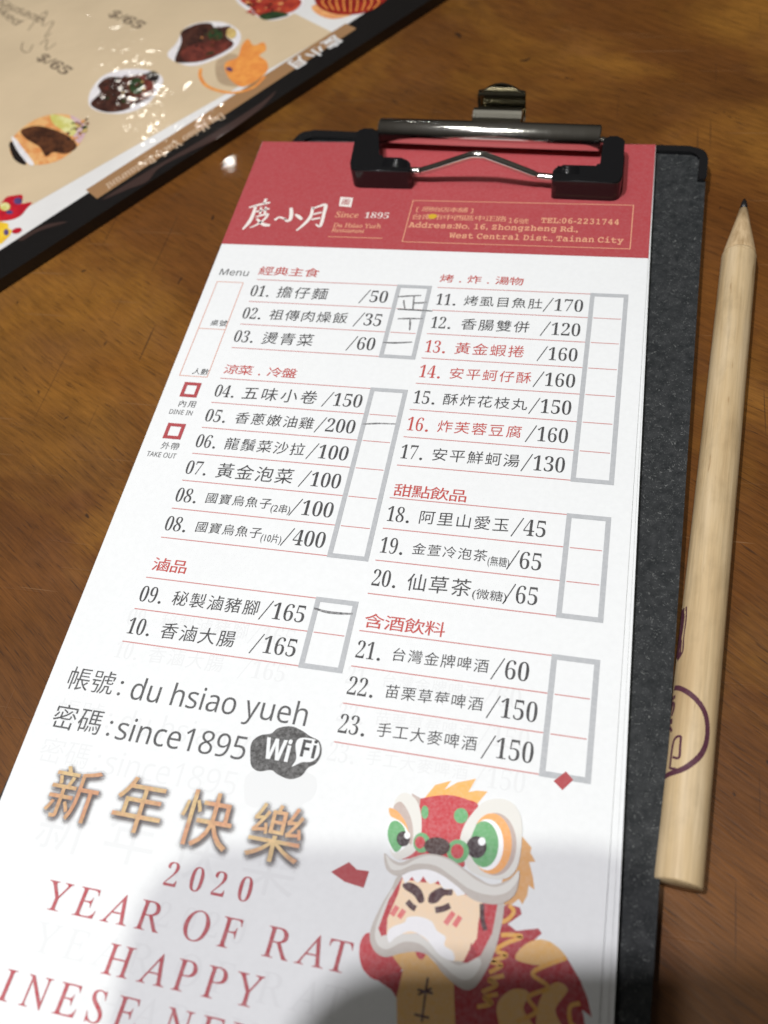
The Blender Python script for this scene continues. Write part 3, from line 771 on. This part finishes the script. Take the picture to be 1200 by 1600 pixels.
for s_ in ([(700, 775), (760, 740), (822, 714), (770, 706), (738, 708)], [(690, 860), (740, 830), (700, 815), (760, 790), (720, 775)], [(660, 940), (720, 910), (690, 890), (750, 872)], [(640, 1000), (700, 985), (670, 962), (725, 948)],
           [(1005, 800), (900, 840), (868, 870), (930, 920), (850, 960), (880, 1020), (800, 1060)], [(1060, 985), (1020, 1000), (1020, 1060), (1050, 1090)], [(770, 585), (790, 610), (770, 640), (740, 655)]):
    lst('gold', s_, 13)
lp('red', [(205, 700), (172, 720), (160, 780), (178, 850), (235, 892), (310, 870), (345, 810), (260, 760)])
lp('darkred', [(235, 885), (300, 865), (345, 860), (318, 960), (290, 930)])
lp('tan', [(290, 785), (338, 850), (312, 960), (320, 1330), (560, 1330), (545, 900), (440, 790), (380, 755)], False)
lp('red', [(390, 770), (430, 775), (420, 805), (400, 800)])
for s_ in ([(440, 880), (428, 960), (415, 1060)], [(398, 930), (460, 945)], [(400, 950), (455, 925)], [(385, 1030), (445, 1045)]): lst('brown', s_, 7)
lp('grey', [(322, 462), (290, 520), (250, 585), (205, 690), (215, 760), (262, 797), (330, 782), (395, 775), (455, 800), (500, 862), (570, 922), (622, 927), (672, 862), (722, 742), (750, 570), (690, 530), (400, 430)])
lp('pale', [(300, 520), (255, 600), (225, 690), (235, 745), (275, 765), (340, 735), (410, 745), (480, 810), (560, 880), (615, 885), (655, 830), (640, 800), (560, 830), (470, 760), (400, 700), (300, 700), (262, 690)])
lp('red', [(338, 468), (280, 565), (238, 680), (250, 712), (330, 690), (420, 705), (480, 762), (520, 800), (600, 822), (655, 790), (702, 700), (725, 575), (660, 550), (400, 440)], False)
lp('skin', [(335, 480), (318, 540), (275, 640), (272, 705), (400, 700), (540, 812), (585, 815), (612, 760), (640, 720), (645, 660), (662, 575), (560, 530), (460, 470), (380, 460)], False)
lp('darkred', [(580, 818), (606, 790), (616, 738), (642, 792), (600, 822)], False)
lp('white', [(276, 695), (300, 672), (345, 655), (358, 635), (405, 632), (455, 652), (478, 690), (512, 715), (508, 750), (542, 775), (545, 812), (490, 790), (432, 722), (370, 692), (312, 715), (282, 738)])
lp('brown', [(338, 500), (372, 494), (410, 520), (426, 565), (405, 577), (382, 545), (345, 520)])
lp('brown', [(443, 575), (448, 540), (490, 514), (515, 522), (540, 522), (536, 545), (505, 548), (475, 576)])
lst('brown', [(356, 570), (374, 590), (390, 600)], 19); lst('brown', [(470, 606), (502, 600), (530, 587)], 19)
for a, b in (((293, 627), (316, 590)), ((322, 637), (343, 605)), ((511, 662), (545, 615)), ((547, 671), (572, 632))): lst('pink', [a, b], 17)
lst('brown', [(660, 580), (662, 640), (674, 688)], 15)
lp('white', [(328, 455), (348, 498), (372, 478), (398, 494), (425, 478), (450, 500), (482, 488), (505, 520), (540, 520), (560, 548), (600, 540), (480, 440), (380, 430)], False)
for t in (((364, 484), (375, 470), (386, 486)), ((406, 492), (422, 468), (436, 494)), ((468, 498), (482, 485), (492, 504))): lp('red', t, False)
lp('red', [(398, 165), (430, 148), (520, 137), (600, 155), (645, 185), (610, 300), (575, 345), (585, 430), (480, 400), (380, 395), (330, 395), (405, 330), (410, 240)])
lp('taupe', [(375, 130), (410, 150), (405, 190), (380, 165)], False)
lp('pale', [(300, 195), (312, 150), (345, 128), (385, 148), (408, 195), (415, 260), (408, 320), (385, 370), (330, 400), (300, 390), (288, 350), (340, 300), (330, 240)])
lp('taupe', [(300, 190), (330, 165), (365, 215), (380, 280), (372, 340), (350, 300), (335, 240)])
lp('orange', [(283, 190), (318, 205), (350, 250), (362, 300), (345, 330), (325, 250), (288, 222)])
lp('white', [(278, 260), (305, 235), (345, 262), (365, 310), (345, 352), (300, 372), (280, 320)])
lp('green', [(276, 290), (290, 248), (320, 245), (348, 280), (345, 330), (312, 370), (285, 335)])
lp('pupil', ell(340, 316, 27, 31)); lp('white', ell(356, 302, 12, 14))
lp('pale', [(640, 190), (680, 160), (740, 153), (790, 175), (820, 232), (823, 320), (806, 425), (765, 475), (700, 478), (640, 462), (600, 432), (570, 345), (588, 262)])
lp('taupe', ell(715, 338, 86, 128)); lp('orange', ell(700, 336, 82, 124)); lp('white', ell(682, 340, 66, 104)); lp('green', ell(668, 338, 60, 94))
lp('pale', [(590, 262), (640, 240), (620, 300), (600, 360), (600, 430), (572, 345)])
lp('pupil', ell(638, 350, 41, 45)); lp('white', ell(660, 327, 15, 17))
lp('green', ell(575, 222, 29, 31)); lp('green', ell(428, 208, 15, 27))
lp('green', ell(415, 332, 34, 41)); lp('red', ell(408, 331, 21, 25)); lp('green', ell(562, 367, 45, 48)); lp('red', ell(560, 367, 26, 30))
lp('nose', ell(478, 347, 53, 37, 5))
lp('grey', [(262, 375), (272, 440), (318, 468), (370, 448), (430, 440), (490, 460), (560, 510), (620, 562), (700, 583), (760, 571), (800, 530), (812, 445), (770, 482), (700, 502), (640, 472), (580, 432), (520, 392), (440, 377), (380, 392), (330, 412), (288, 395)])
lp('pale', [(270, 382), (300, 415), (340, 425), (395, 398), (450, 384), (520, 400), (580, 440), (640, 485), (710, 512), (770, 490), (808, 448), (806, 484), (760, 535), (690, 545), (610, 520), (540, 470), (470, 425), (390, 418), (330, 442), (288, 436)])
lion.build('lion_dancer_picture', top)
for pts in ([(45, 450), (118, 410), (150, 440), (200, 447), (178, 515), (100, 490)], [(1002, 40), (1032, 75), (988, 117), (952, 80)]):
    g = G(); g.poly(Wlion(*pts), Lz(4), RED); g.build('printed_confetti', top)

# --- pencilled tallies
def tally(W, strokes, wz=0.00044):
    g = G()
    for k, s_ in enumerate(strokes): g.stroke(W(*s_), wz, Lz(5 + k * .3), GRAPHITE, True, (.7, 1, .9, .6))
    g.build('pencil_tally', top)
tally(Whead, [[(903, 552), (960, 548), (1015, 546)], [(981, 548), (978, 580), (975, 612)], [(978, 581), (1010, 581), (1041, 577)], [(933, 568), (934, 588), (938, 606)], [(904, 610), (980, 614), (1067, 619)]])
tally(Whead, [[(905, 655), (960, 654), (1021, 655)], [(962, 655), (962, 682), (960, 709)]])
tally(Whead, [[(836, 766), (900, 768), (972, 764)]])
tally(Wleft, [[(945, 281), (1010, 278), (1086, 280)]], 0.00036)
tally(Wlow, [[(848, 302), (900, 317), (960, 324), (1012, 325)]], 0.00052)

# ================================================================== pencil
R_P = 0.00382
P0 = np.array(at(1058.5, 1383, ZT + R_P)); P1 = np.array(at(1154.5, 402, ZT + R_P))
pdir = Vector(P1 - P0).normalized(); plen = float(np.linalg.norm(P1 - P0))
tip = np.array(at(1163, 314, ZT + R_P * .95)); clen = float((Vector(tip) - Vector(P1)).dot(pdir))
pen = thing('pencil', 'short round natural wood pencil with dark lead tip, lying right of the clipboard', 'pencil', tuple(Vector((P0[0], P0[1], ZT))))
pa = pdir.cross(Vector((0, 0, 1))).normalized(); pb = Vector((0, 0, 1))
def pencil_pt(s, ang, r): return Vector(P0) + pdir * s + pa * (r * math.cos(ang)) + pb * (r * math.sin(ang))
def lathe(name, prof, m, parent, seg=48, wob=None):
    """a turned part: mesh made along local z, so that its grain follows the pencil"""
    bm = bmesh.new(); rings = []
    for (s, r) in prof:
        rings.append([bm.verts.new((max(r, 1e-6) * math.cos(2 * math.pi * j / seg), max(r, 1e-6) * math.sin(2 * math.pi * j / seg), s + (wob(j / seg) if wob and r > 0.0037 else 0))) for j in range(seg)])
    for a, b in zip(rings, rings[1:]):
        for j in range(seg): bm.faces.new((a[j], a[(j + 1) % seg], b[(j + 1) % seg], b[j]))
    bm.faces.new(rings[0][::-1]); bm.faces.new(rings[-1])
    me = bpy.data.meshes.new(name); bm.to_mesh(me); bm.free(); me.materials.append(m)
    for p in me.polygons: p.use_smooth = len(p.vertices) == 4
    o = bpy.data.objects.new(name, me); COL.objects.link(o); o.parent = parent
    rot = Matrix((pa, pb, pdir)).transposed()
    o.matrix_local = Matrix.Translation(Vector(P0) - wpos(parent)) @ rot.to_4x4()
    return o
lathe('barrel', [(0, 0.0), (0, R_P * .955), (0.00012, R_P * .985), (0.0004, R_P), (plen * .5, R_P), (plen - 0.0004, R_P), (plen, R_P * .995)], PWOOD, pen)
lathe('sharpened_cone', [(plen - 0.0001, R_P * 1.006), (plen + clen * .08, R_P * .92), (plen + clen * .5, R_P * .53), (plen + clen * .83, R_P * .24)], CUTWOOD, pen, 48, lambda t: -0.0006 * (1 + .7 * math.sin(2 * math.pi * t * 5 + 1) + .4 * math.sin(2 * math.pi * t * 11)))
lathe('lead_tip', [(plen + clen * .825, R_P * .255), (plen + clen * .95, R_P * .17), (plen + clen * 1.01, R_P * .09)], LEAD, pen, 20)
def on_barrel(px, py, lift=0.00003):
    """where the sight line of a photograph point meets the barrel, unrolled to (length, angle)"""
    d = Vector(ray(px, py)); o = Vector(CAM) - Vector(P0)
    dp = d - pdir * d.dot(pdir); op = o - pdir * o.dot(pdir)
    a, b, c = dp.dot(dp), 2 * dp.dot(op), op.dot(op) - R_P ** 2
    q = max(0.0, b * b - 4 * a * c); t = (-b - math.sqrt(q)) / (2 * a)
    h = o + d * t
    a_ = math.atan2(h.dot(pb), h.dot(pa))
    return h.dot(pdir), a_ + 2 * math.pi if a_ < -math.pi / 2 else a_
def barrel_stroke(g, pts, w, lift=0.00003):
    un = [on_barrel(*p) for p in pts]
    p = spline([(s, a * R_P) for s, a in un]) if len(pts) > 2 else dense([(s, a * R_P) for s, a in un])
    t = G(); t.stroke(p, w, 0, STAMP, False)
    g.add([pencil_pt(x, y / R_P, R_P + lift)[:] for x, y, z in t.v], t.f, STAMP)
st = lambda *pts: [(1000 + X * .2625, 1000 + Y * .2625) for X, Y in pts]
g = G()
barrel_stroke(g, st((205, 287), (235, 287), (285, 312), (340, 360), (385, 430), (401, 510), (396, 600), (370, 670), (320, 725), (240, 775), (150, 814)), 0.0009)
g.v = g.v
for s_ in ([(245, 573), (216, 580), (196, 625), (178, 765)], [(245, 573), (240, 630), (232, 700), (195, 697)], [(178, 765), (215, 769)]):
    barrel_stroke(g, st(*s_), 0.00042, 0.00005)
for s_ in ([(207, 330), (205, 352)], [(196, 336), (196, 362)], [(205, 376), (202, 410), (190, 452)], [(196, 380), (186, 430)], [(205, 376), (192, 377)], [(186, 470), (180, 500), (176, 540)], [(190, 470), (188, 500)], [(182, 520), (190, 545)], [(165, 662), (160, 700)], [(158, 720), (150, 705)], [(176, 560), (165, 600)]):
    barrel_stroke(g, st(*s_), 0.00055, 0.00006)
su = lambda *pts: [(900 + X * .4373, 900 + Y * .4373) for X, Y in pts]
barrel_stroke(g, su((390, 112), (388, 160), (380, 220), (376, 270), (362, 300)), 0.0011)
barrel_stroke(g, su((382, 118), (378, 170), (368, 250), (362, 290)), 0.0012, 0.00005)
g.build('stamped_mark', pen)

# ================================================================== laminated menu
mt_ = lambda *p: Mfull(*p)
menu = thing('laminated_menu', 'beige laminated menu with dish pictures and glossy black border', 'menu', (-0.1, 0.14, ZT))
O0 = np.array(at(0, 458, ZT)[:2]); O1 = np.array(at(700, 0, ZT)[:2])
ed = (O1 - O0) / np.linalg.norm(O1 - O0); en = np.array([-ed[1], ed[0]])
BLACK_LAM = laminate('black_laminate', (0.008, 0.007, 0.007, 1), None, 0.06)
BEIGE = laminate('beige_laminate', (0.66, 0.52, 0.345, 1))
LWHITE = laminate('white_laminate', (0.76, 0.75, 0.74, 1))
LBROWN = laminate('brown_laminate', (0.34, 0.19, 0.09, 1))
LDARK = laminate('dark_brown_laminate', (0.05, 0.028, 0.024, 1), None, 0.06)
ME = ed * 0.26; MN = en * 0.16
s0 = O0 - ed * 0.10
outline = [tuple(s0), tuple(s0 + ed * 0.36), tuple(s0 + ed * 0.36 + en * 0.2), tuple(s0 + en * 0.2)]
g = G(); g.bm(prism(rounded(outline, 0.006), ZT + 0.0002, ZM, 0.0011, 4), BLACK_LAM, False)
cover = g.build('cover', menu)
def mz(k): return ZM + k * 3e-5
def mpoly(g, W, pts, k, m, smooth=True): p = W(*pts); g.poly(blob(p) if smooth else p, mz(k), m)
def along(p, q, t): return (p[0] + (q[0] - p[0]) * t, p[1] + (q[1] - p[1]) * t)
# the printed page: white sheet edge, then the beige field
g = G()
e0, e1 = Mfull((0, 391))[0], Mfull((558, 28))[0]
far = lambda p, d: (p[0] + en[0] * d, p[1] + en[1] * d)
a_, b_ = along(e0, e1, -0.5), along(e0, e1, 1.03)
g.poly([a_, b_, far(b_, .18), far(a_, .18)], mz(1), LWHITE)
page = g.build('page', menu)
g = G(); f0, f1 = Mfull((75, 306))[0], Mfull((425, 106))[0]
a_, b_ = along(f0, f1, -0.9), along(f0, f1, 1.30)
g.poly([a_, b_, far(b_, .17), far(a_, .17)], mz(2), BEIGE); g.build('beige_field', page)
g = G(); g.poly(Mfull((134, 297), (540, 37), (557, 45), (152, 311)), mz(3), LBROWN)
# lettering on the brown tab, read from the other side of the table
q0, q1 = Mfull((347, 176))[0], Mfull((163, 290))[0]
LPALE = laminate('pale_lettering', (0.62, 0.47, 0.34, 1))
line(g, 'Du Hsiao Yueh Restaurant', q0, q1, 0.0045, mz(4), LPALE, 'serif', 0.01)
tb = G()
c0_, c1_ = Mfull((520, 58))[0], Mfull((452, 98))[0]
for k, ch in enumerate('度小月'):
    c = along(c0_, c1_, (k + .3) / 2.6); put_glyph(g, ch, c[0], c[1], 0.0060, mz(4), LWHITE, 0.03, rot=math.atan2(c1_[1] - c0_[1], c1_[0] - c0_[0]))
g.build('brown_tab', page)
g = G()   # ragged brown brush marks over the black border
for pts in ([(160, 312), (230, 268), (330, 210), (400, 166), (432, 142), (405, 172), (345, 214), (300, 236), (250, 262), (230, 284), (200, 296)],
            [(30, 372), (70, 352), (105, 347), (60, 362), (36, 376)]):
    mpoly(g, Mfull, pts, 2, LDARK)
g.build('brush_marks', cover)

LM = {k: laminate('menu_print_' + k, srgb(*v), srgb(*w_)) for k, v, w_ in (
    ('plate', (226, 222, 226), (236, 232, 232)), ('meat', (82, 48, 38), (52, 30, 26)), ('roast', (122, 58, 48), (84, 40, 34)), ('leaf', (52, 74, 42), (36, 54, 34)),
    ('mince', (58, 34, 24), (98, 58, 36)), ('rice', (222, 148, 88), (234, 182, 120)), ('cabbage', (206, 200, 110), (226, 222, 160)), ('black', (28, 22, 22), (40, 30, 28)),
    ('prawn', (190, 74, 50), (150, 46, 40)), ('lantern', (160, 44, 34), (126, 30, 28)), ('amber', (236, 160, 80), (226, 140, 70)), ('glow', (238, 176, 112), (224, 150, 100)),
    ('ginger', (212, 186, 120), (196, 164, 100)), ('scarlet', (196, 32, 48), (176, 24, 44)), ('sun', (240, 204, 60), (232, 186, 50)), ('violet', (96, 76, 130), (70, 60, 100)),
    ('pinkish', (214, 186, 190), (206, 170, 176)), ('text', (120, 104, 86), (110, 96, 80)), ('shade', (176, 152, 124), (184, 160, 130)))}
def dish(W, layers):
    g = G()
    for k, (m, pts) in enumerate(layers): mpoly(g, W, pts, 3 + k * .6, LM[m])
    A_ = np.array(W(*layers[1][1])); cx_, cy_ = A_.mean(0); sx_, sy_ = A_.std(0)
    for k in range(26):                # bits of garnish, sauce and gloss in the picture
        a_ = random.uniform(0, 6.28); q_ = random.random() ** .5 * 1.15; r_ = random.uniform(.00025, .0008)
        col = random.choice(('meat', 'roast', 'mince', 'roast', 'ginger', 'rice', 'black', 'leaf'))
        if layers[1][0] == 'prawn': col = random.choice(('prawn', 'rice', 'scarlet', 'black', 'roast'))
        g.poly(blob([(cx_ + math.cos(a_) * q_ * sx_ + r_ * math.cos(t) * random.uniform(.6, 1.5), cy_ + math.sin(a_) * q_ * sy_ + r_ * math.sin(t) * random.uniform(.6, 1.5)) for t in np.linspace(0, 5.2, 6)]), mz(8 + k * .15), LM[col])
    return g.build('dish_picture', page)
dish(M3, [('rice', [(45, 690), (75, 630), (150, 570), (240, 538), (330, 542), (385, 575), (402, 622), (370, 680), (300, 740), (220, 770), (130, 772), (70, 750)]),
          ('pinkish', [(330, 542), (385, 572), (402, 622), (372, 672), (345, 640), (350, 590)]),
          ('cabbage', [(238, 540), (290, 545), (345, 568), (362, 612), (335, 640), (290, 610), (250, 580)]),
          ('mince', [(100, 612), (170, 592), (250, 608), (330, 645), (360, 690), (310, 722), (250, 715), (215, 735), (185, 690), (120, 650)]),
          ('black', [(44, 680), (62, 665), (90, 700), (125, 768), (95, 768), (62, 740)]),
          ('plate', [(55, 650), (72, 650), (110, 700), (160, 768), (135, 772), (85, 712)])])
dish(M3, [('plate', [(415, 470), (430, 420), (480, 360), (560, 330), (660, 325), (740, 345), (765, 380), (740, 430), (690, 490), (600, 530), (500, 532), (430, 508)]),
          ('meat', [(425, 490), (470, 435), (460, 400), (510, 362), (590, 366), (650, 350), (720, 345), (745, 365), (720, 410), (718, 450), (640, 490), (580, 520), (490, 526)]),
          ('roast', [(590, 370), (660, 352), (715, 380), (718, 440), (660, 470), (610, 430)]),
          ('leaf', ell(640, 405, 34, 40)), ('black', ell(716, 360, 30, 24))])
dish(M3, [('plate', [(785, 260), (830, 200), (860, 140), (930, 108), (1030, 103), (1100, 128), (1130, 170), (1110, 220), (1040, 265), (930, 307), (850, 302)]),
          ('meat', [(850, 150), (920, 115), (985, 110), (1010, 130), (1080, 125), (1062, 170), (1096, 205), (1060, 240), (960, 285), (870, 296), (820, 285), (850, 200)]),
          ('roast', [(850, 240), (930, 205), (1030, 190), (1094, 206), (1055, 240), (960, 282), (870, 292)]),
          ('leaf', ell(1010, 165, 34, 28)), ('ginger', ell(1085, 158, 24, 26))])
dish(Mtop, [('plate', [(105, 15), (180, 70), (255, 106), (340, 98), (425, 52), (445, -10), (280, -40), (110, -20)]),
            ('prawn', [(120, 5), (170, 42), (225, 92), (300, 80), (400, 58), (432, 0), (300, -30), (130, -20)]),
            ('leaf', [(220, 80), (300, 60), (370, 78), (300, 100), (240, 104)])])
g = G()
mpoly(g, Mtop, [(490, 35), (560, 20), (650, 60), (700, 78), (600, 100), (520, 75)], 3, LM['glow'])
mpoly(g, Mtop, [(505, 0), (530, 40), (580, 66), (650, 79), (740, 73), (810, 50), (865, 12), (885, -30), (700, -60), (520, -40)], 3.8, LM['lantern'])
for k in range(9):
    x = 545 + k * 37; g.stroke(Mtop((690 + (x - 690) * .75, -35), (x, 10), (690 + (x - 690) * .8, 66 - abs(x - 690) * .12)), 0.0005, mz(4.6), LM['amber'])
g.build('lantern_picture', page)
g = G()
mpoly(g, Mtop, [(-10, 330), (30, 300), (70, 280), (110, 300), (80, 380), (130, 440), (60, 450), (0, 420)], 2.6, LM['shade'])
mpoly(g, Mtop, [(128, 235), (160, 205), (188, 238), (240, 222), (252, 262), (218, 290), (255, 320), (262, 362), (230, 402), (170, 440), (120, 452), (62, 412), (36, 352), (50, 322), (104, 300)], 3.2, LM['amber'])
g.stroke(M2((628, 215), (626, 240), (645, 268), (685, 285), (735, 290), (790, 275), (828, 240)), 0.0011, mz(3.8), LM['amber'])
mpoly(g, Mtop, ell(62, 362, 18, 10, 20), 4.2, LM['violet'])
g.build('orange_figure_picture', page)
g = G()
mpoly(g, Mlow, [(-260, 330), (-60, 330), (0, 300), (60, 232), (130, 215), (205, 208), (214, 250), (202, 290), (300, 280), (250, 340), (200, 400), (120, 440), (0, 456), (-200, 470)], 3, LM['scarlet'])
mpoly(g, Mlow, ell(48, 320, 48, 38), 3.5, LM['cabbage']); mpoly(g, Mlow, ell(170, 268, 40, 32), 3.5, LM['violet']); mpoly(g, Mlow, ell(90, 372, 34, 18), 3.5, LM['violet'])
mpoly(g, Mlow, [(-240, 480), (50, 470), (80, 520), (112, 542), (92, 590), (40, 642), (-10, 672), (-240, 690)], 3, LM['sun'])
mpoly(g, Mlow, ell(160, 545, 48, 26, -15), 3.5, LM['scarlet']); mpoly(g, Mlow, ell(60, 560, 24, 30), 3.5, LM['violet'])
g.build('festive_picture', page)
g = G()   # prices and handwriting
def mline(s, p, q, em, style='serif', off=0.0):
    a, b = Mfull(p, q); line(g, s, a, b, em, mz(3), LM['text'], style, off)
mline('$/65', (168, 24), (216, 46), 0.0056, 'serif', .012)
mline('$/65', (56, 92), (100, 118), 0.0056, 'serif', .012)
mline('Crispy Sausage', (-60, -18), (62, 36), 0.0050, 'sans', .004)
mline('Baked', (-20, 8), (24, 40), 0.0046, 'sans', .004)
for s_ in ([(44, 48), (58, 30), (74, 18), (66, 40), (84, 34), (70, 58), (80, 52)], [(36, 66), (34, 78), (44, 82), (52, 70)], [(62, 70), (74, 62), (72, 78), (88, 68)]):
    g.stroke(Mfull(*s_), 0.00035, mz(3), LM['text'])
g.build('price_lettering', page)

# ================================================================== the telephone that takes the picture (its shadow lies on the slip)
ph = thing('phone', 'dark slim phone held above the table, its shadow falling across the slip', 'phone', tuple(CAM))
PB = mat('phone_glass', (0.02, 0.02, 0.022, 1), 0.2, 0.5)
PS = mat('phone_screen_glass', (0.01, 0.01, 0.012, 1), 0.08, 0.5)
PR = mat('phone_metal_rim', (0.3, 0.3, 0.31, 1), 0.3, 0.5, 1.0)
def pslab(r0, r1, u0_, u1_, d0, d1, rad, m, name):
    c = rounded([(r0, u0_), (r1, u0_), (r1, u1_), (r0, u1_)], rad, 8); bm = prism(c, d0, d1, 0.0006, 2)
    for v in bm.verts: v.co = Vector(CAM) + right * v.co.x + up * v.co.y + back * v.co.z
    g = G(); g.bm(bm, m); return g.build(name, ph)
pslab(-0.068, 0.006, -0.136, 0.012, 0.0025, 0.0095, 0.014, PR, 'body')
pslab(-0.0665, 0.0045, -0.1345, 0.0105, 0.0018, 0.0025, 0.013, PB, 'back_glass')
pslab(-0.0665, 0.0045, -0.1345, 0.0105, 0.0095, 0.0102, 0.013, PS, 'screen')
